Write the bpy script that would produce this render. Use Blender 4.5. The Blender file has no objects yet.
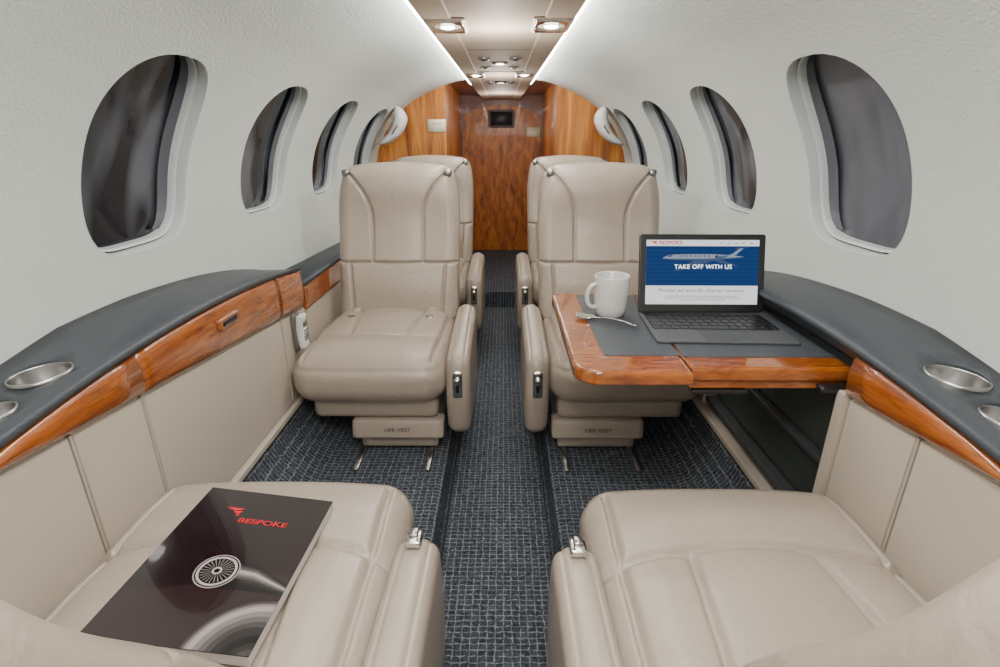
import bpy, bmesh, math, bisect
from mathutils import Vector, Matrix
pi=math.pi
COL=bpy.context.scene.collection
# ---------------------------------------------------------------- materials
def newmat(name):
    m=bpy.data.materials.new(name); m.use_nodes=True
    nt=m.node_tree; b=nt.nodes['Principled BSDF']; return m,nt,b
def plain(name,col,rough=.5,metal=0,coat=0,emit=None,es=0,bump=0,bscale=300,spec=.5,wrinkle=0,bdist=.001):
    m,nt,b=newmat(name)
    b.inputs['Base Color'].default_value=(*col,1); b.inputs['Roughness'].default_value=rough
    b.inputs['Metallic'].default_value=metal; b.inputs['Coat Weight'].default_value=coat
    b.inputs['Specular IOR Level'].default_value=spec
    if emit: b.inputs['Emission Color'].default_value=(*emit,1); b.inputs['Emission Strength'].default_value=es
    tc=nt.nodes.new('ShaderNodeTexCoord'); n=nt.nodes.new('ShaderNodeTexNoise'); n.inputs['Scale'].default_value=bscale
    n.inputs['Detail'].default_value=3
    nt.links.new(tc.outputs['Object'],n.inputs['Vector'])
    mx=nt.nodes.new('ShaderNodeMixRGB'); mx.blend_type='MULTIPLY'; mx.inputs[0].default_value=.08
    mx.inputs[1].default_value=(*col,1); nt.links.new(n.outputs['Fac'],mx.inputs[2]); nt.links.new(mx.outputs[0],b.inputs['Base Color'])
    last=None
    if wrinkle:
        n3=nt.nodes.new('ShaderNodeTexNoise'); n3.inputs['Scale'].default_value=13; n3.inputs['Detail'].default_value=4; n3.inputs['Distortion'].default_value=1.4
        nt.links.new(tc.outputs['Object'],n3.inputs['Vector'])
        bp=nt.nodes.new('ShaderNodeBump'); bp.inputs['Strength'].default_value=wrinkle; bp.inputs['Distance'].default_value=.010
        nt.links.new(n3.outputs['Fac'],bp.inputs['Height']); last=bp
    if bump:
        bp=nt.nodes.new('ShaderNodeBump'); bp.inputs['Strength'].default_value=bump; bp.inputs['Distance'].default_value=bdist
        nt.links.new(n.outputs['Fac'],bp.inputs['Height'])
        if last: nt.links.new(last.outputs[0],bp.inputs['Normal'])
        last=bp
    if last: nt.links.new(last.outputs[0],b.inputs['Normal'])
    return m
def wood(name,c1,c2,c3,scale=(1,1,1),coat=1.0,rough=.25,wscale=6,detail=9,dist=.8,spread=.2):
    m,nt,b=newmat(name)
    tc=nt.nodes.new('ShaderNodeTexCoord'); mp=nt.nodes.new('ShaderNodeMapping'); mp.inputs['Scale'].default_value=scale
    nt.links.new(tc.outputs['Object'],mp.inputs[0])
    n=nt.nodes.new('ShaderNodeTexNoise'); n.inputs['Scale'].default_value=wscale; n.inputs['Detail'].default_value=detail; n.inputs['Distortion'].default_value=dist; n.inputs['Roughness'].default_value=.62
    nt.links.new(mp.outputs[0],n.inputs['Vector'])
    r=nt.nodes.new('ShaderNodeValToRGB'); e=r.color_ramp.elements
    e[0].position=.5-spread; e[0].color=(*c1,1); e[1].position=.5+spread; e[1].color=(*c3,1)
    k=e.new(.5); k.color=(*c2,1)
    nt.links.new(n.outputs['Fac'],r.inputs[0]); nt.links.new(r.outputs[0],b.inputs['Base Color'])
    b.inputs['Roughness'].default_value=rough; b.inputs['Coat Weight'].default_value=coat; b.inputs['Coat Roughness'].default_value=.02
    return m
LEATHER=plain('beige_leather',(.390,.322,.262),.29,bump=.25,bscale=260,wrinkle=.22)
LEATHER2=plain('beige_leather_side',(.385,.32,.26),.42,bump=.2,bscale=200)
PANEL=plain('beige_panel',(.48,.415,.34),.45,bump=.15,bscale=250)
WALL=plain('wall_fabric',(.53,.555,.515),.85,bump=.9,bscale=150,spec=.2,bdist=.0018)
REVEAL=plain('window_moulding',(.56,.58,.57),.3)
REVEAL2=plain('window_inner_frame',(.62,.64,.64),.22)
CEIL=plain('ceiling_vinyl',(.47,.37,.285),.7,bump=.2,spec=.15)
CEIL2=plain('ceiling_bezel',(.60,.52,.44),.45)
LEDGE=plain('slate_leather',(.050,.056,.066),.45,bump=.4,bscale=300,spec=.35)
INLAY=plain('table_inlay_leather',(.058,.064,.074),.5,bump=.5,bscale=350,spec=.35)
CHROME=plain('chrome',(.75,.74,.72),.16,metal=1)
STEEL=plain('brushed_steel',(.38,.37,.36),.28,metal=1)
BLACK=plain('black_plastic',(.010,.010,.011),.35)
DGREY=plain('dark_grey_plastic',(.05,.052,.055),.4)
MGREY=plain('grey_plastic',(.16,.155,.15),.4)
WHITE=plain('white_plastic',(.68,.68,.66),.35)
CERAM=plain('white_ceramic',(.64,.63,.59),.2,coat=.6)
PAGES=plain('paper_pages',(.60,.57,.53),.8)
GREYTXT=plain('grey_print',(.14,.125,.11),.6)
REDP=plain('red_print',(.65,.010,.02),.4)
GAP=plain('dark_gap',(.02,.02,.02),.9)
PLAC=plain('cream_placard',(.82,.76,.58),.5)
WOOD=wood('glossy_cherry_veneer',(.11,.022,.003),(.28,.068,.008),(.43,.135,.020),(12,2.0,22),wscale=5,spread=.26,rough=.2)
WOODT=wood('table_wood',(.11,.022,.003),(.28,.068,.008),(.43,.135,.020),(2.8,14,9),wscale=5,spread=.26,rough=.2)
WOODB=wood('bulkhead_wood',(.14,.036,.004),(.40,.130,.014),(.58,.240,.040),(9,3,.8),coat=.3,rough=.35,wscale=2.2,spread=.17)
WOODD=wood('door_wood',(.16,.038,.004),(.40,.122,.014),(.56,.20,.030),(10,3,.6),coat=.2,rough=.45,wscale=2.2,spread=.17)
WOODA=wood('dark_arch_wood',(.06,.010,.002),(.14,.028,.004),(.22,.05,.008),(6,3,6),coat=.3,rough=.35,wscale=3)
STRIP=plain('cove_light',(1,1,1),.5,emit=(1,.99,.96),es=54)
BULB=plain('bulb',(1,1,1),.5,emit=(1,.93,.82),es=14)
def carpet():
    m,nt,b=newmat('patterned_carpet')
    tc=nt.nodes.new('ShaderNodeTexCoord')
    n=nt.nodes.new('ShaderNodeTexNoise'); n.inputs['Scale'].default_value=60; n.inputs['Detail'].default_value=2
    nt.links.new(tc.outputs['Object'],n.inputs['Vector'])
    sub=nt.nodes.new('ShaderNodeVectorMath'); sub.operation='SUBTRACT'; sub.inputs[1].default_value=(.5,.5,.5)
    nt.links.new(n.outputs['Color'],sub.inputs[0])
    sc=nt.nodes.new('ShaderNodeVectorMath'); sc.operation='SCALE'; sc.inputs['Scale'].default_value=.010
    nt.links.new(sub.outputs[0],sc.inputs[0])
    ad=nt.nodes.new('ShaderNodeVectorMath'); nt.links.new(tc.outputs['Object'],ad.inputs[0]); nt.links.new(sc.outputs[0],ad.inputs[1])
    br=nt.nodes.new('ShaderNodeTexBrick'); br.offset=0.0; br.squash=1
    br.inputs['Scale'].default_value=1; br.inputs['Brick Width'].default_value=.019; br.inputs['Row Height'].default_value=.015
    br.inputs['Mortar Size'].default_value=.0018; br.inputs['Mortar Smooth'].default_value=.8
    br.inputs['Color1'].default_value=(.048,.055,.067,1); br.inputs['Color2'].default_value=(.068,.076,.090,1)
    br.inputs['Mortar'].default_value=(.225,.245,.275,1)
    nt.links.new(ad.outputs[0],br.inputs['Vector'])
    n2=nt.nodes.new('ShaderNodeTexNoise'); n2.inputs['Scale'].default_value=130; n2.inputs['Detail'].default_value=3
    nt.links.new(tc.outputs['Object'],n2.inputs['Vector'])
    r=nt.nodes.new('ShaderNodeValToRGB'); r.color_ramp.elements[0].position=.38; r.color_ramp.elements[0].color=(.45,.45,.45,1); r.color_ramp.elements[1].position=.6
    nt.links.new(n2.outputs['Fac'],r.inputs[0])
    mx=nt.nodes.new('ShaderNodeMixRGB'); mx.blend_type='MULTIPLY'; mx.inputs[0].default_value=1
    nt.links.new(br.outputs['Color'],mx.inputs[1]); nt.links.new(r.outputs[0],mx.inputs[2])
    nt.links.new(mx.outputs[0],b.inputs['Base Color']); b.inputs['Roughness'].default_value=.95
    b.inputs['Specular IOR Level'].default_value=.1
    bp=nt.nodes.new('ShaderNodeBump'); bp.inputs['Strength'].default_value=.5; bp.inputs['Distance'].default_value=.002
    nt.links.new(n2.outputs['Fac'],bp.inputs['Height']); nt.links.new(bp.outputs[0],b.inputs['Normal'])
    return m
CARPET=carpet()
def glassmat(name,lo,hi,p0,p1):  # pale streaks in the base colour stand for reflections on the pane
    m,nt,b=newmat(name)
    tc=nt.nodes.new('ShaderNodeTexCoord'); mp=nt.nodes.new('ShaderNodeMapping'); mp.inputs['Scale'].default_value=(4,9,3); mp.inputs['Rotation'].default_value=(.55,0,0)
    nt.links.new(tc.outputs['Object'],mp.inputs[0])
    n=nt.nodes.new('ShaderNodeTexNoise'); n.inputs['Scale'].default_value=1.1; n.inputs['Detail'].default_value=1; n.inputs['Distortion'].default_value=.1
    nt.links.new(mp.outputs[0],n.inputs['Vector'])
    r=nt.nodes.new('ShaderNodeValToRGB'); e=r.color_ramp.elements
    e[0].position=p0; e[0].color=(*lo,1); e[1].position=p1; e[1].color=(*hi,1)
    nt.links.new(n.outputs['Fac'],r.inputs[0]); nt.links.new(r.outputs[0],b.inputs['Base Color'])
    b.inputs['Roughness'].default_value=.05; b.inputs['Specular IOR Level'].default_value=.3
    return m
GLASS=glassmat('dark_window_pane',(.008,.009,.013),(.085,.090,.105),.44,.62)
GLASS2=glassmat('grey_window_pane',(.050,.053,.065),(.10,.105,.125),.35,.6)
SHADE=plain('grey_window_shade',(.10,.105,.12),.5)
# ---------------------------------------------------------------- helpers
def mesh(name,verts,faces,mats,fmat=None,smooth=False):
    me=bpy.data.meshes.new(name); me.from_pydata([tuple(v) for v in verts],[],faces)
    for m in (mats if isinstance(mats,(list,tuple)) else [mats]): me.materials.append(m)
    if fmat:
        for p,i in zip(me.polygons,fmat): p.material_index=i
    if smooth:
        for p in me.polygons: p.use_smooth=True
    me.update(); return me
def fixn(me):
    bm=bmesh.new(); bm.from_mesh(me); bmesh.ops.remove_doubles(bm,verts=bm.verts,dist=1e-5); bmesh.ops.recalc_face_normals(bm,faces=bm.faces); bm.to_mesh(me); bm.free(); return me
def obj(name,me,parent=None,loc=(0,0,0),rot=(0,0,0),label=None,cat=None,kind=None,group=None):
    o=bpy.data.objects.new(name,me); COL.objects.link(o); o.location=loc; o.rotation_euler=rot
    if parent: o.parent=parent
    if label: o['label']=label
    if cat: o['category']=cat
    if kind: o['kind']=kind
    if group: o['group']=group
    return o
def empty(name,**k): 
    o=obj(name,None,**k); o.empty_display_size=.05; return o
def lat(n):
    return [.45*t+.55*math.sin(t*pi/2) for t in [-1+2*i/n for i in range(n+1)]]
def block(name,half,center=(0,0,0),r=.01,n=(6,6,6),mat=None,fn=None):
    N=n; L=[lat(k) for k in n]; idx={}; V=[]; F=[]
    r=min(r,min(half)*.999)
    def vid(i,j,k):
        key=(i,j,k)
        if key in idx: return idx[key]
        p=[L[0][i]*half[0],L[1][j]*half[1],L[2][k]*half[2]]
        q=[max(-(half[a]-r),min(half[a]-r,p[a])) for a in range(3)]
        v=[p[a]-q[a] for a in range(3)]; l=math.sqrt(sum(c*c for c in v))
        if l>1e-9: p=[q[a]+v[a]/l*r for a in range(3)]
        if fn: p=fn(p[0],p[1],p[2])
        idx[key]=len(V); V.append((p[0]+center[0],p[1]+center[1],p[2]+center[2])); return idx[key]
    nx,ny,nz=n
    for i in range(nx):
        for j in range(ny):
            F.append((vid(i,j,0),vid(i,j+1,0),vid(i+1,j+1,0),vid(i+1,j,0)))
            F.append((vid(i,j,nz),vid(i+1,j,nz),vid(i+1,j+1,nz),vid(i,j+1,nz)))
    for i in range(nx):
        for k in range(nz):
            F.append((vid(i,0,k),vid(i+1,0,k),vid(i+1,0,k+1),vid(i,0,k+1)))
            F.append((vid(i,ny,k),vid(i,ny,k+1),vid(i+1,ny,k+1),vid(i+1,ny,k)))
    for j in range(ny):
        for k in range(nz):
            F.append((vid(0,j,k),vid(0,j,k+1),vid(0,j+1,k+1),vid(0,j+1,k)))
            F.append((vid(nx,j,k),vid(nx,j+1,k),vid(nx,j+1,k+1),vid(nx,j,k+1)))
    return mesh(name,V,F,mat,smooth=True)
def lathe(name,prof,mat,n=48,center=(0,0,0)):
    V=[];F=[]
    for (r,z) in prof:
        for i in range(n):
            a=2*pi*i/n; V.append((center[0]+r*math.cos(a),center[1]+r*math.sin(a),center[2]+z))
    for j in range(len(prof)-1):
        for i in range(n):
            F.append((j*n+i,j*n+(i+1)%n,(j+1)*n+(i+1)%n,(j+1)*n+i))
    return fixn(mesh(name,V,F,mat,smooth=True))
def slab(name,outline,z0,z1,mat,bev=.004):
    bm=bmesh.new(); vs=[bm.verts.new((x,y,z0)) for x,y in outline]; f=bm.faces.new(vs)
    ex=bmesh.ops.extrude_face_region(bm,geom=[f]); top=[v for v in ex['geom'] if isinstance(v,bmesh.types.BMVert)]
    for v in top: v.co.z=z1
    bmesh.ops.recalc_face_normals(bm,faces=bm.faces)
    if bev:
        ed=[e for e in bm.edges if abs(e.verts[0].co.z-e.verts[1].co.z)<1e-6]
        bmesh.ops.bevel(bm,geom=ed,offset=bev,segments=3,affect='EDGES',profile=.5)
    me=bpy.data.meshes.new(name); bm.to_mesh(me); bm.free(); me.materials.append(mat); return me
def rrect(x0,x1,y0,y1,r,n=6):
    rs=r if isinstance(r,(list,tuple)) else [r]*4
    P=[]
    for (cx,cy,a0,rr) in ((x1,y1,0,rs[0]),(x0,y1,90,rs[1]),(x0,y0,180,rs[2]),(x1,y0,270,rs[3])):
        sx=1 if cx==x1 else -1; sy=1 if cy==y1 else -1
        if rr<1e-6: P.append((cx,cy)); continue
        for i in range(n+1):
            a=math.radians(a0+90*i/n); P.append((cx-sx*rr+rr*math.cos(a),cy-sy*rr+rr*math.sin(a)))
    return P
def sweep(name,fn,ys,mat,smooth=False,closed=True,caps=True):
    V=[];F=[]; rows=[fn(y) for y in ys]; m=len(rows[0])
    for y,row in zip(ys,rows):
        for x,z in row: V.append((x,y,z))
    for j in range(len(ys)-1):
        for i in range(m if closed else m-1):
            a=j*m+i; b=j*m+(i+1)%m; F.append((a,b,b+m,a+m))
    if caps and closed:
        F.append(tuple(range(m))); F.append(tuple((len(ys)-1)*m+i for i in range(m)))
    return fixn(mesh(name,V,F,mat,smooth=smooth))
def text(name,s,size,mat,parent=None,loc=(0,0,0),rot=(0,0,0),sx=1,extr=0.0002,align='CENTER',off=.012,sp=1):
    cu=bpy.data.curves.new(name,'FONT'); cu.body=s; cu.size=size; cu.align_x=align; cu.align_y='CENTER'; cu.extrude=extr; cu.offset=size*off; cu.space_character=sp
    t=bpy.data.objects.new(name+'_tmp',cu); COL.objects.link(t)
    dg=bpy.context.evaluated_depsgraph_get(); me=bpy.data.meshes.new_from_object(t.evaluated_get(dg))
    bpy.data.objects.remove(t); me.materials.clear(); me.materials.append(mat)
    for v in me.vertices: v.co.x*=sx
    return obj(name,me,parent,loc,rot)
def boxm(name,x0,x1,y0,y1,z0,z1,mat,bev=.003):
    return slab(name,[(x0,y0),(x1,y0),(x1,y1),(x0,y1)],z0,z1,mat,bev)
# ---------------------------------------------------------------- wall section
CP=[(.79,.60),(.812,.74),(.818,.82),(.812,.92),(.79,1.03),(.745,1.13),(.675,1.225),(.585,1.305),(.48,1.365),(.37,1.41),(.27,1.44),(.16,1.455)]
def cat(p0,p1,p2,p3,t):
    return tuple(.5*((2*b)+(-a+c)*t+(2*a-5*b+4*c-d)*t*t+(-a+3*b-3*c+d)*t**3) for a,b,c,d in zip(p0,p1,p2,p3))
PL=[]
for i in range(len(CP)-1):
    p0=CP[max(0,i-1)];p3=CP[min(len(CP)-1,i+2)]
    for k in range(12): PL.append(cat(p0,CP[i],CP[i+1],p3,k/12))
PL.append(CP[-1])
SL=[0]
for a,b in zip(PL,PL[1:]): SL.append(SL[-1]+math.dist(a,b))
def P(s):
    s=max(0,min(SL[-1],s)); i=min(len(SL)-2,max(0,bisect.bisect_right(SL,s)-1)); t=(s-SL[i])/(SL[i+1]-SL[i])
    return (PL[i][0]*(1-t)+PL[i+1][0]*t, PL[i][1]*(1-t)+PL[i+1][1]*t)
def NRM(s):
    a=P(s-.01);b=P(s+.01); dx,dz=b[0]-a[0],b[1]-a[1]; l=math.hypot(dx,dz); return (dz/l,-dx/l)
def s_of_z(z):
    for i in range(len(PL)-1):
        if PL[i][1]<=z<=PL[i+1][1]: return SL[i]+(SL[i+1]-SL[i])*(z-PL[i][1])/(PL[i+1][1]-PL[i][1])
SLO=s_of_z(.820); SHI=s_of_z(1.312); SM0=s_of_z(.862); SM1=s_of_z(1.262)
SC=(SM0+SM1)/2; SH=(SM1-SM0)/2; YC=[1.206,1.856,2.506,3.156]; YH=.178; PITCH=.65; NS=16
def expo(sn): return 2.5 if sn>=0 else 2.5+1.8*min(1,abs(sn)*2)
def sup(a):
    e=expo(math.sin(a))
    c,s=math.cos(a),math.sin(a); k=(abs(c)**e+abs(s)**e)**(-1/e); return c*k,s*k
YEND=3.55
def wall(sg,name):
    V=[];F=[]
    def add(rows):
        base=len(V); m=len(rows[0])
        for r in rows:
            for (y,s) in r:
                x,z=P(s); V.append((sg*x,y,z))
        for j in range(len(rows)-1):
            for i in range(m-1):
                a=base+j*m+i; F.append((a,a+1,a+1+m,a+m))
    y0=YC[0]-PITCH/2; y1=YC[-1]+PITCH/2; st=PITCH/NS
    ysall=[y0+st*i for i in range(int(round((y1-y0)/st))+1)]
    pre=[-.9+(y0+.9)*i/20 for i in range(21)]; post=[y1,(y1+YEND)/2,YEND]
    ys=pre+ysall[1:]+post[1:]
    add([[(y,SLO*k/6) for y in ys] for k in range(7)])
    add([[(y,SHI+(SL[-1]-SHI)*k/30) for y in ys] for k in range(31)])
    band=[SLO+(SHI-SLO)*k/NS for k in range(NS+1)]
    add([[(y,s) for y in pre] for s in band]); add([[(y,s) for y in post] for s in band])
    for yc in YC:
        bd=[]
        for i in range(NS): bd.append((yc-PITCH/2+st*i,SLO))
        for i in range(NS): bd.append((yc+PITCH/2,band[i]))
        for i in range(NS): bd.append((yc+PITCH/2-st*i,SHI))
        for i in range(NS): bd.append((yc-PITCH/2,band[NS-i]))
        bd.append(bd[0]); rows=[]
        K=8
        for k in range(K+1):
            t=1-(1-k/K)**1.5; row=[]
            for (y,s) in bd:
                a=math.atan2((s-SC)/SH,(y-yc)/YH); cx,cy=sup(a); hy,hs=yc+cx*YH,SC+cy*SH
                row.append((y*(1-t)+hy*t,s*(1-t)+hs*t))
            rows.append(row)
        add(rows)
    me=fixn(mesh(name,V,F,WALL,smooth=True))
    return obj(name,me,kind='structure',label='cream fabric covered curved cabin sidewall',cat='wall')
wall(-1,'wall_left'); wall(1,'wall_right')
wn=0
for sg in (-1,1):
    for wi,yc in enumerate(YC):
        wn+=1; NA=96
        def pt(cx,cy,dep):
            s=SC+cy*SH; x,z=P(s); nx,nz=NRM(s); return (sg*(x+nx*dep),yc+cx*YH,z+nz*dep)
        def ring(sc,dep):
            R=[]
            for i in range(NA):
                cx,cy=sup(2*pi*i/NA); R.append(pt(cx*sc,cy*sc,dep))
            return R
        def tube(rings,mat,nm,sm=True):
            V=[p for r in rings for p in r];F=[]
            for j in range(len(rings)-1):
                for i in range(NA): F.append((j*NA+i,j*NA+(i+1)%NA,(j+1)*NA+(i+1)%NA,(j+1)*NA+i))
            return fixn(mesh(nm,V,F,mat,smooth=sm))
        w=obj('window_%d'%wn,tube([ring(1.003,-.0005),ring(1.0,.000),ring(.996,.003),ring(.992,.010),ring(.987,.026)],REVEAL,'window_surround'),kind='structure',label='oval cabin window with white moulded surround',cat='window')
        obj('frame_shadow_line',tube([ring(.987,.026),ring(.979,.030),ring(.977,.026)],DGREY,'frame_shadow_line',False),w,label='dark line drawn as edge shadow around window frame')  # groove coloured dark to give the frame edge a painted shadow
        obj('inner_frame',tube([ring(.977,.026),ring(.968,.022),ring(.952,.023),ring(.946,.028),ring(.942,.050)],REVEAL2,'inner_frame',False),w,label='silver white stepped inner window frame')
        V=[];F=[]; K=8
        V.append(pt(0,0,.048))
        for k in range(1,K+1): V+=ring(.952*k/K,.048)
        for i in range(NA): F.append((0,1+i,1+(i+1)%NA))
        for k in range(K-1):
            for i in range(NA):
                a=1+k*NA; F.append((a+i,a+(i+1)%NA,a+NA+(i+1)%NA,a+NA+i))
        obj('window_pane',fixn(mesh('window_pane',V,F,GLASS2 if (sg>0 and wi==0) else GLASS,smooth=True)),w,label='dark glossy window pane, night outside, with painted reflection streaks')
        V=[];F=[]; rows=[]; NR=20
        for q in range(NR+1):
            cy=-.89+1.78*q/NR
            e=expo(cy)
            cxm=.94*max(0,1-abs(cy/.94)**e)**(1/e); row=[]
            for p_ in range(9):
                cx=cxm-.24*p_/8*(cxm/.94); row.append(pt(cx,cy,.040+(.005 if p_%2 else 0)))
            rows.append(row)
        for r_ in rows: V+=r_
        for q in range(NR):
            for p_ in range(8): F.append((q*9+p_,q*9+p_+1,(q+1)*9+p_+1,(q+1)*9+p_))
        obj('window_shade',fixn(mesh('window_shade',V,F,SHADE)),w,label='grey pleated shade gathered inside window')
# ---------------------------------------------------------------- floor
ZA=.035
FP=[(-.69,.30),(-.64,.20),(-.58,.135),(-.54,.12),(-.180,.12),(-.167,.115),(-.146,ZA),(.146,ZA),(.167,.115),(.180,.12),(.54,.12),(.58,.135),(.64,.20),(.69,.30)]
V=[];F=[];m=len(FP)
ysf=[-.9,3.38]
for y in ysf:
    for x,z in FP: V.append((x,y,z))
for i in range(m-1): F.append((i,i+1,i+1+m,i+m))
b0=len(V)
V+=[(-.69,3.38,.14),(.69,3.38,.14),(.69,4.85,.14),(-.69,4.85,.14),(-.2,3.38,ZA),(.2,3.38,ZA)]
F.append((b0,b0+1,b0+2,b0+3)); F.append((b0+4,b0+5,b0+1,b0))
obj('floor',mesh('floor',V,F,CARPET),kind='structure',label='charcoal grey carpet with pale broken grid pattern',cat='floor')
# ---------------------------------------------------------------- ceiling
def cw(y): return .224 if y<1.2 else .224-(y-1.2)*.019
ZC=1.415
V=[];F=[]
ysc=[-.9+.25*i for i in range(24)]; ysc[-1]=4.80
prof=lambda w:[(-w,ZC+.03),(-w,ZC+.004),(-w+.004,ZC),(-w*.62,ZC-.001),(-w*.60,ZC+.003),(w*.60,ZC+.003),(w*.62,ZC-.001),(w-.004,ZC),(w,ZC+.004),(w,ZC+.03)]
obj('ceiling',sweep('ceiling',lambda y:prof(cw(y)),ysc,CEIL,closed=False),kind='structure',label='beige overhead service panel running along the cabin',cat='ceiling')
for i,sg in enumerate((-1,1)):
    def sp(y,sg=sg):
        w=cw(y); return [(sg*(w+.001),ZC+.006),(sg*(w+.010),ZC+.008),(sg*(w+.015),ZC+.027)]
    obj('trim_%d'%(i+1),sweep('cove_light',sp,[y for y in ysc if y<3.55]+[3.54],STRIP,closed=False),kind='structure',label='glowing white cove light strip beside overhead panel',cat='light')
# ---------------------------------------------------------------- bulkheads
XO=.348
for i,sg in enumerate((-1,1)):
    pts=[(p[0]+.004,p[1]) for p in PL if p[0]>=XO]
    out=[(XO,.12),(.80,.12)]+pts+[(XO,pts[-1][1]+.005)]
    V=[(sg*x,YEND,z) for x,z in out]+[(sg*x,YEND+.03,z) for x,z in out]; n=len(out)
    F=[tuple(range(n)),tuple(range(n,2*n))]+[(k,(k+1)%n,n+(k+1)%n,n+k) for k in range(n)]
    obj('trim_%d'%(i+3),fixn(mesh('bulkhead',V,F,WOODB)),kind='structure',label='glossy cherry wood cabin divider panel',cat='wall')
    obj('wall_%s'%('vestibule_left' if sg<0 else 'vestibule_right'),boxm('vest',min(sg*XO,sg*(XO+.02)),max(sg*XO,sg*(XO+.02)),YEND+.031,4.8,.14,1.46,WOODD,0),kind='structure',label='cherry wood vestibule side',cat='wall')
obj('wall_front',boxm('wf',-.42,.42,4.80,4.83,.10,1.5,WOODA,0),kind='structure',label='dark reddish wood end bulkhead',cat='wall')
door=[(-.335,0),(.335,0),(.335,1.10)]+[(.335*math.cos(pi*k/24),1.10+.135*math.sin(pi*k/24)) for k in range(1,24)]+[(-.335,1.10)]
obj('door_1',slab('d',door,0,.010,WOODD,.002),loc=(0,4.799,.145),rot=(pi/2,0,0),kind='structure',label='cherry wood sliding lavatory door with arched top',cat='door')
obj('wall_back',boxm('wb',-.85,.85,-.93,-.90,0,1.5,WALL,0),kind='structure',label='cream rear cabin wall',cat='wall')
V=[(-.36,YEND,1.452),(.36,YEND,1.452),(.36,4.83,1.452),(-.36,4.83,1.452)]
obj('trim_5',mesh('vc',V,[(0,1,2,3)],WOODA),kind='structure',label='dark wood vestibule ceiling',cat='ceiling')
mo=empty('monitor',loc=(-.0,4.775,1.270),label='small wall-mounted cabin monitor with grey frame above the door',cat='monitor')
obj('monitor_housing',block('mh',(.110,.014,.070),(0,0,0),.008,(4,3,4),MGREY),mo,label='grey monitor frame')
obj('screen',block('ms',(.092,.002,.054),(0,-.0145,0),.001,(2,2,2),plain('dim_screen',(.02,.022,.03),.5)),mo)
for (x,y,z,lb) in ((-.405,YEND-.002,1.185,'cream notice placard on wood panel'),(.275,4.7872,1.165,'cream notice placard beside the door')):
    p=empty('placard',loc=(x,y,z),label=lb,cat='sign',group='cream notice placards')
    obj('plate',block('pl',(.058,.002,.038),(0,0,0),.001,(2,2,2),PLAC),p)
    obj('printed_line',block('pln',(.030,.0005,.0015),(0,-.0024,.012),.0003,(1,1,1),GREYTXT),p)
for sg in (-1,1):
    e=empty('wall_fairing',loc=(sg*.625,3.33,1.150),rot=(0,sg*-.62,0),label='white moulded fairing with dark slot on the sidewall',cat='fairing')
    obj('shell',block('fa',(.046,.07,.125),(0,0,0),.044,(12,12,16),WHITE,fn=lambda x,y,z,sg=sg:(x*(.70+.30*z/.12)+sg*.04*(z/.12)**2,y,z)),e)
    obj('slot',block('fas',(.005,.004,.030),(-sg*.002,-.0700,0.01),.003,(3,2,6),GREYTXT),e)
# ---------------------------------------------------------------- overhead fixtures
def fixture(x,y,sc=1):
    e=empty('reading_light',loc=(x,y,ZC+.0015),label='recessed overhead reading light with chrome reflector',cat='light',group='overhead reading lights')
    h=.058*sc
    obj('bezel',block('bz',(h,h*1.7,.003),(0,0,-.0015),.0028,(5,5,3),CEIL2),e)
    obj('reflector',block('rf',(h*.84,h*1.5,.0012),(0,0,-.0040),.001,(10,14,2),CHROME,fn=lambda a,b,c:(a,b,c+.010*math.exp(-(a*a+b*b)/(h*h*.35))-.002)),e,label='rectangular chrome reflector')
    obj('bulb',lathe('bb',[(.001,-.0115),(h*.16,-.0105),(h*.34,-.0080),(h*.38,-.003)],BULB,20),e,label='glowing bulb')
for (x,y,s) in ((-.148,1.75,1),(.156,1.74,1),(-.126,2.98,.9),(.124,2.96,.9)): fixture(x,y,s)
def vent(x,y):
    e=empty('air_vent',loc=(x,y,ZC+.003),label='small round overhead air gasper vent',cat='vent',group='overhead air vents')
    obj('rim',lathe('vr',[(.024,0),(.024,-.006),(.018,-.008),(.014,-.005)],STEEL,24),e)
    obj('nozzle',lathe('vn',[(.014,-.005),(.009,-.010),(.001,-.010)],DGREY,24),e)
for (x,y) in ((-.065,2.42),(.065,2.42),(-.065,2.68),(.065,2.68),(-.06,3.35),(.06,3.35)): vent(x,y)
for y,c in ((2.55,STEEL),(3.35,BLACK)):
    e=empty('overhead_sign',loc=(0,y,ZC+.003),label='small overhead indicator panel between the vents',cat='sign')
    obj('plate',block('os',(.034,.03,.003),(0,0,-.003),.002,(3,3,2),c),e)
for y in (2.2,2.85):
    obj('trim_%d'%(60+int(y*10)),boxm('cs',-.118,.118,y-.0012,y+.0012,ZC+.001,ZC+.004,GREYTXT,0),kind='structure',label='thin panel joint in overhead panel',cat='trim')
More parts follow.
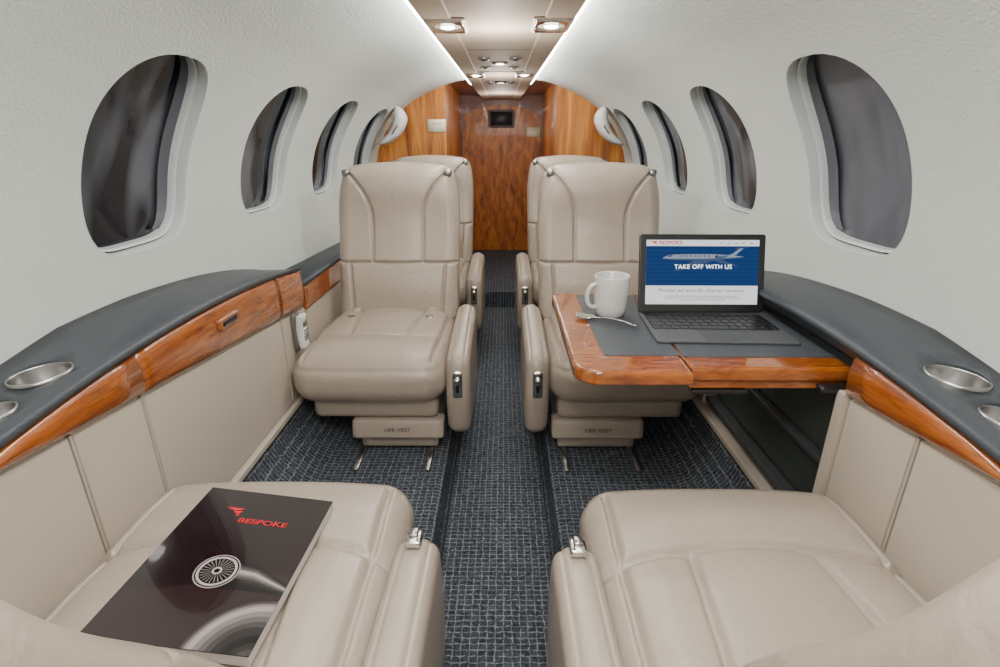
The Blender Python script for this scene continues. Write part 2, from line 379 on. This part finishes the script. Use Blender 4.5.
# ---------------------------------------------------------------- ledges
def z0(y): return max(.672,.742-.13*(y-1.05)**2) if y<1.05 else .742-.105*(y-1.05)**2
def zb(y): return .65-(y-.88)*.1
def drop(x,y): return (max(0,.90-y)*.11+max(0,y-1.1)*.035)*max(0,(x-.65)/.16)
def ledge_prof(sg,zf):
    def f(y):
        z=zf(y); dp=.06 if y<.865 else .022
        q=(max(0,(y-1.30)/.38)**2)*.016 if y<1.69 else 0
        pts=[(.668,-.02),(.660,-.004),(.651,.002),(.649,.009),(.653,.015),(.664,.019),(.69,.021),(.73,.024),(.77,.028),(.808,.036),(.808,-dp),(.672,-dp)]
        return [(sg*x,z+zz-drop(x,y)-(q if zz>.012 else 0)) for x,zz in pts]
    return f
for sg in (-1,1):
    e=empty('side_ledge',loc=(0,0,0),label='slate leather padded side ledge with glossy cherry wood trim',cat='ledge',group='side ledges')
    ys=[-.6+.06*i for i in range(25)]+[.86,.87]+[.9+.06*i for i in range(14)]
    pad=obj('ledge_pad',sweep('ledge_pad',ledge_prof(sg,z0),ys,LEDGE,smooth=True),e)
    cups=[(sg*.734+.006,.757),(sg*.732+.006,.645)]
    for cx,cy in cups:
        ct=obj('cut',fixn(mesh('cut',[(cx+.0415*math.cos(a*pi/16),cy+.0415*math.sin(a*pi/16),z) for z in (.690,.95) for a in range(32)],[tuple(range(32)),tuple(range(32,64))]+[(i,(i+1)%32,32+(i+1)%32,32+i) for i in range(32)],BLACK)))
        md=pad.modifiers.new('b','BOOLEAN'); md.object=ct; md.operation='DIFFERENCE'; md.solver='EXACT'
        dg=bpy.context.evaluated_depsgraph_get(); nm=bpy.data.meshes.new_from_object(pad.evaluated_get(dg)); pad.modifiers.clear(); pad.data=nm; bpy.data.objects.remove(ct)
        zt=z0(cy)+.0245-drop(abs(cx),cy)
        prof=[(.0005,-.050),(.034,-.049),(.0385,-.044),(.0405,-.001),(.0412,.0012),(.0425,.0018),(.0440,.0010),(.0445,-.004)]
        obj('cup_holder',lathe('ch',prof,STEEL,48),e,(cx,cy,zt),(math.radians(2),sg*(-.03+.11*(.9-cy)/.16),0),label='brushed steel cup holder insert')
    segs=[(-.6,.873),(.877,1.50),(1.503,1.68)] if sg<0 else [(-.6,.873),(1.503,1.68)]
    for (a,b) in segs:
        ys2=[a+(b-a)*i/24 for i in range(25)]
        def wp(y,sg=sg):
            t,bm_=z0(y)-.004,zb(y)
            P_=[(.668,t),(.663,t),(.655,t-.006)]+[(.655-.004*math.sin(pi*k/6),t-.006-(t-bm_-.012)*k/6) for k in range(1,6)]+[(.656,bm_+.006),(.664,bm_),(.668,bm_)]
            return [(sg*x,z) for x,z in P_]
        obj('wood_trim',sweep('wood_trim',wp,ys2,WOOD,smooth=True),e,label='glossy cherry wood trim')
    if sg<0:
        t=obj('table_latch',block('tl',(.005,.048,.014),(0,0,0),.005,(3,8,4),WOODT),e,(-.650,1.19,.690),label='inset latch of the stowed table')
        obj('latch_slot',block('tls',(.003,.034,.007),(.004,0,.001),.0028,(3,6,3),BLACK),t)
    e2=empty('side_ledge',label='slate leather side ledge running beneath further windows',cat='ledge',group='side ledges')
    obj('ledge_pad',sweep('lp2',ledge_prof(sg,lambda y:.640),[1.70,2.2,2.8,3.54],LEDGE,smooth=True),e2)
    obj('wood_trim',boxm('wt2',min(sg*.657,sg*.668),max(sg*.657,sg*.668),1.70,3.54,.555,.636,WOOD,.004),e2,label='glossy cherry wood trim')
tn=20
for sg in (-1,1):
    edges=[-.6,.30,.706,.874,1.50,1.70,2.4,3.0,3.54]
    for a,b in zip(edges,edges[1:]):
        tn+=1
        dark = (sg>0 and a==.874)
        top=(lambda y:.70) if dark else ((lambda y: zb(y)-.002) if b<1.71 else (lambda y:.553))
        a_=a+.002;b_=b-.002
        xin=.702 if dark else .664
        m_=plain('compartment_dark',(.040,.050,.045),.3) if dark else PANEL
        me=sweep('panel',lambda y:[(sg*xin,.30),(sg*(xin),top(y)),(sg*.72,top(y)),(sg*.72,.30)],[a_,b_],m_)
        bm=bmesh.new(); bm.from_mesh(me); bmesh.ops.bevel(bm,geom=list(bm.edges),offset=.004,segments=2,affect='EDGES'); bm.to_mesh(me); bm.free()
        obj('trim_%d'%tn,me,kind='structure',label=('open dark stowage compartment below table' if dark else 'beige leather lower side panel'),cat='panel')
    tn+=1
    obj('trim_%d'%tn,boxm('bk',min(sg*.705,sg*.73),max(sg*.705,sg*.73),-.6,3.54,.28,.590,GAP,0),kind='structure',label='dark backing behind side panels',cat='panel')
    tn+=1
    obj('trim_%d'%tn,boxm('bs',min(sg*.650,sg*.70),max(sg*.650,sg*.70),-.6,3.54,.280,.298,PANEL,.003),kind='structure',label='pale strip along bottom of side panels',cat='trim')
obj('trim_80',boxm('cf',.655,.70,.875,.895,.30,.655,PANEL,.003),kind='structure',label='compartment edge',cat='trim')
obj('trim_81',boxm('cf',.668,.700,.905,1.495,.315,.335,DGREY,.003),kind='structure',label='compartment lower track',cat='trim')
obj('trim_82',boxm('cf',.680,.700,.91,1.495,.46,.475,DGREY,.003),kind='structure',label='compartment slide rail',cat='trim')
# handset
hs=empty('cabin_handset',loc=(-.653,1.590,.515),label='white cabin phone handset clipped to the side panel',cat='phone')
hs.scale=(1.0,.9,.80)
obj('cradle',block('cr',(.006,.026,.078),(-.003,0,0),.005,(3,4,6),GREYTXT),hs)
obj('handset_body',block('hb',(.012,.025,.072),(.012,0,.002),.010,(5,6,10),WHITE,fn=lambda x,y,z:(x+.006*(z/.07)**2,y*(1-.12*(1-(z/.07)**2)),z)),hs)
kp=obj('keypad',block('kp',(.001,.017,.027),(.0245,0,-.012),.0008,(1,1,1),WHITE),hs)
obj('display',block('dp',(.0012,.015,.010),(.026,0,.033),.001,(1,1,1),DGREY),hs,label='small dark display')
for r in range(4):
    for c in range(3):
        obj('key',block('k',(.0016,.0038,.0030),(.026,-.0105+.0105*c,.006-.0125*r),.0008,(2,2,2),GREYTXT),kp)
# ---------------------------------------------------------------- seats
def g(d,w=.006): return math.exp(-(d/w)**2)
cache={}
def seat(side,near,loc,rotz,label,grp):
    root=empty('airplane_seat',loc=loc,rot=(0,0,rotz),label=label,cat='seat',group=grp)
    key=(side,near)
    if key not in cache:
        L=[]
        hx=.245
        def cf(x,y,z):
            hy,hz=.272,.078
            top=max(0,z/hz)
            zz=z+.020*top*(1-(x/hx)**2)*(1-(y/hy)**4)
            wd=1+.025*math.cos(y/hy*1.3)+(.03 if near else 0)*(-y/hy*.5+.5)
            yy=y
            if y<-.1: yy=y-.014*(1-(x/hx)**4)
            if top>.3:
                ys_=-.055-.030*(1-(x/hx)**2)
                k=g(y-ys_,.0060)
                if y>ys_: k=max(k,g(abs(x)-(.095+.03*(y-ys_)/.3),.0056))
                k=max(k,g(abs(x)-(.200+.012*(y+.27)/.54),.0055)*.9) if y>-.235 else k
                zz-=.0150*k
                if y>ys_:
                    zz+=.011*max(0,1-(x/.11)**2)
                    if abs(x)>.1: zz+=.006*max(0,1-((abs(x)-.152)/.05)**2)
                    zz-= .006*math.exp(-((y-ys_-.0)/.05)**2)
                else: zz+=.010*math.exp(-((y+.15)/.06)**2)*(1-(x/hx)**4)
            if z>-.03 and y<-.2: yy+=.003*g(z-.045,.006)
            return (x*wd,yy,zz)
        L.append(('seat_cushion',block('seat_cushion',(hx,.272,.078),(-side*.010,.272,.264),.056 if near else .070,(130,130,22),LEATHER,fn=cf)))
        lean=.55 if near else .26
        H=.305
        bw=.205 if near else .242
        def bf(x,y,z):
            t=(z+H)/(2*H); hx=bw
            w=1-.05*(1-t) + (.0 if t<.62 else -.13*((t-.62)/.38)**2)
            xx=x*w
            front= y<0
            yy=y
            yy-= .022*(abs(x)/hx)**3*(1-t*.8) if front else 0
            yy-= .018*math.exp(-((t-.26)/.16)**2)*(1-(x/hx)**2) if front else 0
            yy-= .018*math.exp(-((t-.88)/.13)**2)*(1-(x/hx)**4) if front else 0
            yy+= .010*math.exp(-((t-.60)/.15)**2) if front else 0
            zz=z-.018*max(0,(t-.8)/.2)*(x/hx)**2
            if y<-.03:
                th=.40
                k=g(t-th,.0080)
                if t>th:
                    u=max(0,(t-.66)/.32); xs=.098+.105*u*u
                    sl=.21*u/.2
                    k=max(k,g((abs(xx)-xs)/math.sqrt(1+sl*sl),.0050))
                    yy-=.007*max(0,1-(xx/xs)**2)
                else:
                    k=max(k,g(abs(xx)-(.165+.02*t/th),.0050))
                    yy-=.004*max(0,1-(xx/.165)**2)
                yy+=.0145*k
            yy+= lean*(z+H)
            return (xx,yy,zz)
        bx,by=((-side*.064,.462) if side<0 else (-side*.046,.440)) if near else (side*.008,.53)
        L.append(('backrest',block('backrest',(bw,.062,H),(bx,by,.29+H),.052,(130,12,160),LEATHER,fn=bf)))
        ya=.16 if near else .03
        za=.208
        def af(x,y,z):
            t=(y+.24)/.48
            return (x*(1+.12*math.cos(z*6)),y-( .02*math.sin((z+.15)/.3*pi) if y<0 else 0),z+.020*t*(1 if z>0 else 0)-(.03*(t-.4) if z<0 else 0)-(.012*(1-t)**3 if z>0 else 0)-.003*(g(abs(x)-.020,.003) if z>.1 else 0))
        L.append(('armrest',block('armrest',(.035,.24,.152),(side*.274,ya+.24,za),.033,(24,30,26),LEATHER,fn=af)))
        if near:
            L.append(('armrest_latch',[('latch_plate',block('al',(.014,.016,.007),(side*.272,ya+.035,za+.155),.005,(5,5,4),CHROME)),
                                       ('latch_button',block('alb',(.008,.010,.005),(side*.272,ya+.030,za+.163),.004,(4,4,3),STEEL))]))
        else:
            L.append(('armrest_latch',[('latch_plate',block('lp',(.016,.007,.046),(side*.274,ya-.017,za+.052),.0065,(7,5,10),CHROME)),
                                       ('latch_slot',block('ls',(.0055,.003,.014),(side*.274,ya-.0235,za+.040),.0028,(3,2,5),BLACK)),
                                       ('latch_lever',block('ll',(.010,.011,.012),(side*.274,ya-.027,za+.068),.009,(6,6,6),CHROME))]))
        L.append(('seat_pan',block('seat_pan',(.205,.24,.04),(0,.285,.160),.02,(10,10,6),LEATHER2)))
        L.append(('seat_base',block('seat_base',(.13,.19,.055),(side*.07,.27,.07),.01,(6,6,6),LEATHER2)))
        L.append(('life_vest_box',block('lvb',(.150,.03,.030),(side*.072,.055,.090),.008,(10,5,8),LEATHER2,fn=lambda x,y,z:(x,y+.01*(z/.04),z))))
        L.append(('vest_box_foot',block('lvf',(.128,.025,.026),(side*.072,.070,.038),.008,(5,4,4),LEATHER2)))
        for o in (.18,-.047):
            L.append(('seat_track',block('st',(.009,.29,.006),(side*o,.21,.006),.003,(3,3,3),STEEL)))
        if not near:
            for xo in (-.15,.14):
                L.append(('seat_belt',block('sb',(.014,.05,.003),(xo,.425,.350),.002,(4,6,2),LEATHER2,fn=lambda x,y,z:(x,y,z+.02*(y/.05)**2))))
                L.append(('belt_buckle',block('bb',(.014,.013,.005),(xo,.385,.358),.004,(4,4,3),CHROME)))
            for xo in (-.196,.196):
                L.append(('belt_guide',block('bg',(.014,.018,.013),(bx+xo,.53+lean*.56-.048,.862),.007,(5,5,5),STEEL)))
        cache[key]=L
    for nm,me in cache[key]:
        if isinstance(me,list):
            p=obj(nm,me[0][1],root,label='chrome latch plate')
            for n2,m2 in me[1:]: obj(n2,m2,p)
        else:
            o=obj(nm,me,root)
            if me.materials[0]==CHROME: o['label']='chrome '+nm.replace('_',' ')
            if nm=='seat_track': o['label']='steel floor track'
            if nm=='life_vest_box' and not near:
                text('box_lettering','LIFE VEST',.0185,GREYTXT,o,(side*.072,.0190,.092),(pi/2,0,0),sx=1.15)
ZF=.12
seat(1,False,(-.40,1.46,ZF),0,'beige leather passenger seat beside phone handset','passenger seats with chrome latch plates')
seat(-1,False,(.40,1.46,ZF),0,'beige leather passenger seat partly under the extended table','passenger seats with chrome latch plates')
seat(1,False,(-.40,2.46,ZF),0,'beige leather passenger seat beside the wood divider','passenger seats with chrome latch plates')
seat(-1,False,(.40,2.46,ZF),0,'beige leather passenger seat beside the wood divider','passenger seats with chrome latch plates')
seat(-1,True,(-.402,.880,ZF),pi,'beige leather seat with magazine lying on its cushion','seats with button armrest latches')
seat(1,True,(.410,.862,ZF),pi,'empty beige leather seat facing the table','seats with button armrest latches')
# ---------------------------------------------------------------- table
T=empty('folding_table',loc=(0,0,0),label='glossy wood folding table with slate leather inlay beside ledge',cat='table')
TZ=.688
leaf1=obj('table_leaf',slab('leaf',rrect(.155,.378,.898,1.445,[0,.03,.05,0],8),TZ-.030,TZ,WOODT,.008),T,label='glossy wood aisle leaf')
leaf2=obj('table_leaf',slab('leaf',rrect(.382,.698,.918,1.445,[0,0,0,0],8),TZ-.030,TZ,WOODT,.008),T,label='glossy wood inner leaf')
obj('leather_inlay',slab('inl',rrect(.222,.377,.978,1.42,[0,.01,.01,0],4),TZ-.001,TZ+.002,INLAY,.001),leaf1,label='slate leather inlay')
obj('leather_inlay',slab('inl',rrect(.383,.690,.972,1.42,[0,0,0,0],4),TZ-.001,TZ+.002,INLAY,.001),leaf2,label='slate leather inlay')
obj('table_edge_rail',boxm('er',.385,.690,.930,.950,TZ-.050,TZ-.031,WOODT,.004),leaf2)
obj('support_arm',boxm('sa',.39,.50,.925,.945,TZ-.060,TZ-.051,BLACK,.003),T,label='black metal support arm')
obj('support_arm',boxm('sa',.25,.690,1.30,1.33,TZ-.05,TZ-.031,BLACK,.003),T,label='black metal support arm')
obj('release_knob',block('rk',(.03,.012,.008),(.652,.905,TZ-.036),.007,(6,4,4),BLACK),T,label='black release handle')
# mug
M=empty('mug',loc=(.284,1.245,TZ+.0025),label='white ceramic coffee mug standing on the table',cat='mug')
k=.93
pr=[(r*k,z*k) for r,z in [(.001,0),(.036,0),(.039,.003),(.043,.02),(.0455,.06),(.0465,.105),(.0455,.1075),(.0435,.105),(.042,.06),(.039,.02),(.034,.008),(.001,.007)]]
obj('mug_body',lathe('mb',pr,CERAM,64),M)
V=[];F=[];nn=20;mm=10
for i in range(nn+1):
    a=-pi/2+pi*i/nn; cx=-.041-.026*max(0,math.cos(a))**.8; cz=.052+.029*math.sin(a)
    tx,tz=math.cos(a),math.sin(a)
    for j in range(mm):
        b=2*pi*j/mm; rr=.0052; V.append((cx-rr*math.cos(b)*tx,.0065*math.sin(b),cz+rr*math.cos(b)*tz))
for i in range(nn):
    for j in range(mm): F.append((i*mm+j,i*mm+(j+1)%mm,(i+1)*mm+(j+1)%mm,(i+1)*mm+j))
obj('handle',fixn(mesh('h',V,F,CERAM,smooth=True)),M,rot=(0,0,.35))
S=empty('teaspoon',loc=(.207,1.218,TZ+.0035),rot=(0,0,math.radians(-34)),label='stainless steel teaspoon lying on the table beside the mug',cat='spoon')
obj('spoon_bowl',block('sbw',(.026,.016,.0022),(.012,0,.003),.002,(16,12,2),CHROME,fn=lambda x,y,z:(x,y*math.sqrt(max(0.02,1-(x/.027)**2)),z+5*(x*x*.6+y*y))),S)
obj('spoon_handle',block('sh',(.055,.0050,.0013),(.088,0,.005),.001,(20,4,2),CHROME,fn=lambda x,y,z:(x,y*(.55+.45*((x+.055)/.11)**2),z+.006*math.sin((x+.055)/.11*pi))),S)
# tablet
D=empty('tablet_computer',loc=(.504,1.145,TZ+.0025),rot=(0,0,math.radians(-2.0)),label='black tablet with attached keyboard open on the table',cat='computer')
kb=obj('keyboard_base',slab('kb',rrect(-.152,.152,-.108,.10,.008,4),0,.0055,plain('keyboard_fabric',(.070,.075,.080),.65),.002),D,label='thin dark grey keyboard cover')
V=[];F=[]
def addbox(V,F,x0,x1,y0,y1,z0,z1):
    b=len(V); V+=[(x0,y0,z0),(x1,y0,z0),(x1,y1,z0),(x0,y1,z0),(x0+.001,y0+.001,z1),(x1-.001,y0+.001,z1),(x1-.001,y1-.001,z1),(x0+.001,y1-.001,z1)]
    F+=[(b+4,b+5,b+6,b+7),(b,b+1,b+5,b+4),(b+1,b+2,b+6,b+5),(b+2,b+3,b+7,b+6),(b+3,b,b+4,b+7)]
for r in range(5):
    y=.078-.0225*r; off=[0,.004,.008,.012,0][r]
    x=-.142; k=0
    while x<.136:
        w=.0175
        if k==0: w=.0175+off
        if r==4 and k==4: w=.09
        x1=min(x+w,.142); addbox(V,F,x,x1,y-.0190,y,.0053,.0078); x=x1+.0028; k+=1
obj('keyboard_keys',mesh('keys',V,F,BLACK),kb,label='black keyboard keys')
obj('touchpad',boxm('tp',-.045,.045,-.100,-.045,.0053,.0063,DGREY,.0004),kb,label='dark grey touchpad')
sc=obj('tablet_screen',slab('ts',rrect(-.154,.154,0,.192,.006,4),-.005,.005,BLACK,.002),D,(0,.092,.007),(math.radians(74),0,math.radians(1.5)),label='glossy black tablet display')
def em(name,c,s=1.15): return plain(name,(.0,.0,.0),.3,emit=c,es=s,spec=.1)
E_W=em('display_white',(.90,.92,.95)); E_B=em('display_blue',(.006,.035,.14)); E_B2=em('display_blue_light',(.009,.042,.155)); E_R=em('display_red',(.75,.01,.02)); E_G=em('display_grey',(.04,.04,.05)); E_P=em('display_plane',(.26,.31,.40)); E_P2=em('display_plane_shade',(.055,.090,.17)); E_PD=em('display_plane_dark',(.02,.035,.08)); E_T=em('display_text',(1,1,1),2.6)
V=[];F=[];fm=[]
def quad(pts,z,mi):
    b=len(V); V.extend([(x,y,z) for x,y in pts]); F.append(tuple(range(b,b+len(pts)))); fm.append(mi)
W2=.138;Y0=.020;Y1=.178
quad([(-W2,Y0),(W2,Y0),(W2,Y1),(-W2,Y1)],.0053,0)
quad([(-W2,.066),(W2,.066),(W2,.163),(-W2,.163)],.0055,1)
for k in range(9):
    y=.070+.010*k; quad([(-W2,y),(W2,y),(W2,y+.004),(-W2,y+.004)],.0056,2)
def pl(pts,z,mi): quad([(x*1.0+.004,(y-.13)*.92+.131) for x,y in pts],z,mi)
top_=[(-.102,.1325),(-.098,.1355),(-.091,.1385),(-.082,.1410),(-.070,.1425),(-.03,.1435),(.02,.1435),(.05,.1420),(.075,.1395),(.098,.1365)]
bot_=[(.05,.1300),(.02,.1275),(-.03,.1265),(-.07,.1270),(-.090,.1290)]
pl(top_+bot_,.0058,5)
pl([(-.101,.1320),(-.07,.1310),(.0,.1310),(.06,.1335),(.092,.1362)]+bot_,.00585,7)
pl([(.058,.1395),(.076,.1400),(.097,.160),(.088,.160),(.070,.1455)],.0059,5)
pl([(.074,.157),(.098,.159),(.112,.162),(.078,.160)],.0060,7)
pl([(-.02,.129),(.025,.127),(-.060,.100),(-.076,.098)],.0060,7)
pl([(.012,.129),(.04,.129),(.084,.112),(.078,.111)],.0060,7)
pl([(.028,.1345),(.034,.1325),(.052,.1345),(.058,.1385),(.052,.1415),(.032,.1415)],.0061,7)
pl([(.030,.1375),(.054,.1385),(.051,.1408),(.033,.1408)],.0062,5)
pl([(.026,.1345),(.031,.1325),(.033,.1412),(.028,.1405)],.0063,6)
for k in range(7): pl([(-.056+.011*k,.1370),(-.052+.011*k,.1370),(-.052+.011*k,.1398),(-.056+.011*k,.1398)],.0061,6)
pl([(-.090,.1370),(-.080,.1405),(-.077,.1380),(-.087,.1355)],.0061,6)
quad([(-.128,.1745),(-.110,.1745),(-.117,.169)],.0058,3); quad([(-.116,.1685),(-.110,.1675),(-.114,.1650)],.0058,3)
for k in range(5): quad([(.040+.018*k,.1695),(.051+.018*k,.1695),(.051+.018*k,.1710),(.040+.018*k,.1710)],.0058,4)
for r,(a,b_) in enumerate(((-.085,.085),(-.09,.088),(-.05,.05))): 
    y=.0395-.0048*r
    x=a
    while x<b_:
        quad([(x,y),(x+.009,y),(x+.009,y+.0014),(x,y+.0014)],.0055,4); x+=.011
obj('display_picture',mesh('disp',V,F,[E_W,E_B,E_B2,E_R,E_G,E_P,E_PD,E_P2],fm),sc,label='web page with blue banner and jet picture')
text('screen_lettering','BESPOKE',.0125,E_R,sc,(-.078,.1705,.0064),sx=1.15,extr=0,off=.02)
text('screen_lettering','TAKE OFF WITH US',.0150,E_T,sc,(.002,.112,.0070),sx=1.0,extr=0,off=0,sp=1.08)
text('screen_lettering','Private jet aircraft charter services',.0125,E_G,sc,(0,.0540,.0062),sx=1.12,extr=0,off=0,sp=1.06)
# ---------------------------------------------------------------- magazine
MG=empty('magazine',loc=(-.397,.610,.4970),rot=(math.radians(-.5),math.radians(6.0),math.radians(-2.5)),label='glossy dark magazine with jet engine cover lying on seat cushion',cat='magazine')
hw,hh=.107,.148
obj('page_block',boxm('pb',-hw+.001,hw-.0005,-hh+.001,hh-.001,.000,.018,PAGES,0),MG,label='white page block')
C0=plain('cover_dark_maroon',(.013,.005,.006),.15,coat=.9); C1=plain('cover_silver',(.40,.36,.35),.3); C2=plain('cover_grey',(.07,.05,.05),.25); C3=plain('cover_black',(.004,.003,.003),.25); C4=plain('cover_brown',(.022,.010,.011),.18,coat=.9); C5=plain('cover_white',(.75,.73,.7),.3)
GR=[plain('cover_tone_%d'%i,(c,c*.82,.82*c),.2,coat=.6) for i,c in enumerate((.008,.022,.050,.10,.18,.32))]
V=[];F=[];fm=[]
Z=.0192
bx=[(-hw,-hh,.018),(hw,-hh,.018),(hw,hh,.018),(-hw,hh,.018),(-hw,-hh,Z),(hw,-hh,Z),(hw,hh,Z),(-hw,hh,Z)]
V+=bx; F+=[(4,5,6,7),(0,1,5,4),(1,2,6,5),(2,3,7,6),(3,0,4,7),(3,2,1,0)]; fm+=[0]*6
def circ(cx,cy,r,z,mi,n=40,r2=None,a0=0,a1=2*pi):
    if r2 is None: quad([(cx+r*math.cos(2*pi*i/n),cy+r*math.sin(2*pi*i/n)) for i in range(n)],z,mi)
    else:
        for i in range(n):
            p,q=a0+(a1-a0)*i/n,a0+(a1-a0)*(i+1)/n
            quad([(cx+r*math.cos(p),cy+r*math.sin(p)),(cx+r*math.cos(q),cy+r*math.sin(q)),(cx+r2*math.cos(q),cy+r2*math.sin(q)),(cx+r2*math.cos(p),cy+r2*math.sin(p))],z,mi)
quad([(-hw,-hh),(hw,-hh),(hw,-.01),(-hw,-.085)],Z+.0001,4)
ex,ey=.000,-.028
tones=[7,7,8,9,10,12,12,11,10,9,8,8,7,7,7,7]
for i,tn_ in enumerate(tones):
    y0_=ey+.027-.054*i/len(tones); y1_=ey+.027-.054*(i+1)/len(tones)
    quad([(ex,y0_),(ex+.055,ey+(y0_-ey)*.85-.004),(hw,ey+(y0_-ey)*.35-.020),(hw,ey+(y1_-ey)*.35-.020),(ex+.055,ey+(y1_-ey)*.85-.004),(ex,y1_)],Z+.0002,tn_)
# rounded nacelle at the lower right: toned bands sweeping down
tt=[9,11,12,12,11,11,10,10,9,9,8,8,8,7,7,7,8,8,9,9,8,7]
for i,tn_ in enumerate(tt):
    n_=20; r1=1-i/len(tt); r2=1-(i+1)/len(tt)
    for q in range(n_):
        a_=.0+(pi*.62)*q/n_+pi*.38; b_=.0+(pi*.62)*(q+1)/n_+pi*.38
        def pp(r_,an): return (.105+.085*r_*math.cos(an)-.0, -.155+.088*r_*math.sin(an))
        quad([pp(r1,a_),pp(r1,b_),pp(r2,b_),pp(r2,a_)],Z+.0003,tn_)
for i in range(len(V)): 
    x,y,z=V[i]
    if x>hw: V[i]=(hw,y,z)
    if y<-hh: V[i]=(V[i][0],-hh,z)
circ(ex,ey,.031,Z+.0005,12); circ(ex,ey,.0290,Z+.0006,7); circ(ex,ey,.0270,Z+.0007,1,r2=.0235); circ(ex,ey,.0235,Z+.0007,3)
for i in range(24):
    a=2*pi*i/24; circ(ex,ey,.0220,Z+.0009,11,n=1,r2=.008,a0=a,a1=a+.09)
circ(ex,ey,.007,Z+.001,1,n=20); circ(ex,ey,.0040,Z+.0011,3,n=16)
quad([(-.058,.104),(-.026,.104),(-.032,.0990),(-.044,.0985)],Z+.0003,6); quad([(-.042,.0970),(-.026,.0975),(-.030,.0925),(-.038,.0920)],Z+.0003,6); quad([(-.036,.0905),(-.028,.0910),(-.031,.085)],Z+.0003,6)
obj('cover',mesh('cover',V,F,[C0,C1,C2,C3,C4,C5,REDP]+GR,fm),MG,label='dark maroon cover with silver jet engine picture')
text('cover_lettering','BESPOKE',.0150,REDP,MG,(.016,.076,Z+.0006),sx=1.35,extr=.0001,off=.005)
# ---------------------------------------------------------------- lights
def area(name,loc,rot,sx,sy,e,c=(1,.98,.95)):
    l=bpy.data.lights.new(name,'AREA'); l.shape='RECTANGLE'; l.size=sx; l.size_y=sy; l.energy=e; l.color=c
    o=bpy.data.objects.new(name,l); COL.objects.link(o); o.location=loc; o.rotation_euler=rot; return o
area('rear_fill_light',(0,-.5,1.30),(math.radians(62),0,0),1.0,.25,4.5)  # unseen fill light added behind the camera to lift the cabin
area('overhead_fill_aft',(0,.25,1.405),(0,0,0),.22,.55,10)  # fill light added overhead out of view, no fixture belongs to it
for (x,y,e) in ((0,1.8,6.5),(0,3.0,4.5),(0,4.1,4.5)):  # nearer ones stand for the reading lights, farthest added to brighten the door
    l=bpy.data.lights.new('reading_and_fill_light','POINT'); l.energy=e; l.shadow_soft_size=.035; l.color=(1,.96,.91)
    o=bpy.data.objects.new('reading_and_fill_light',l); COL.objects.link(o); o.location=(x,y,1.30)
w=bpy.data.worlds.new('world'); bpy.context.scene.world=w; w.use_nodes=True
w.node_tree.nodes['Background'].inputs[0].default_value=(.6,.65,.7,1); w.node_tree.nodes['Background'].inputs[1].default_value=.15
# ---------------------------------------------------------------- camera
cam=bpy.data.cameras.new('camera'); cam.lens=18.72; cam.sensor_width=36; cam.clip_start=.01
co=bpy.data.objects.new('camera',cam); COL.objects.link(co); co.location=(.016,0,1.10); co.rotation_euler=(math.radians(90-20.4),0,math.radians(.33))
bpy.context.scene.camera=co
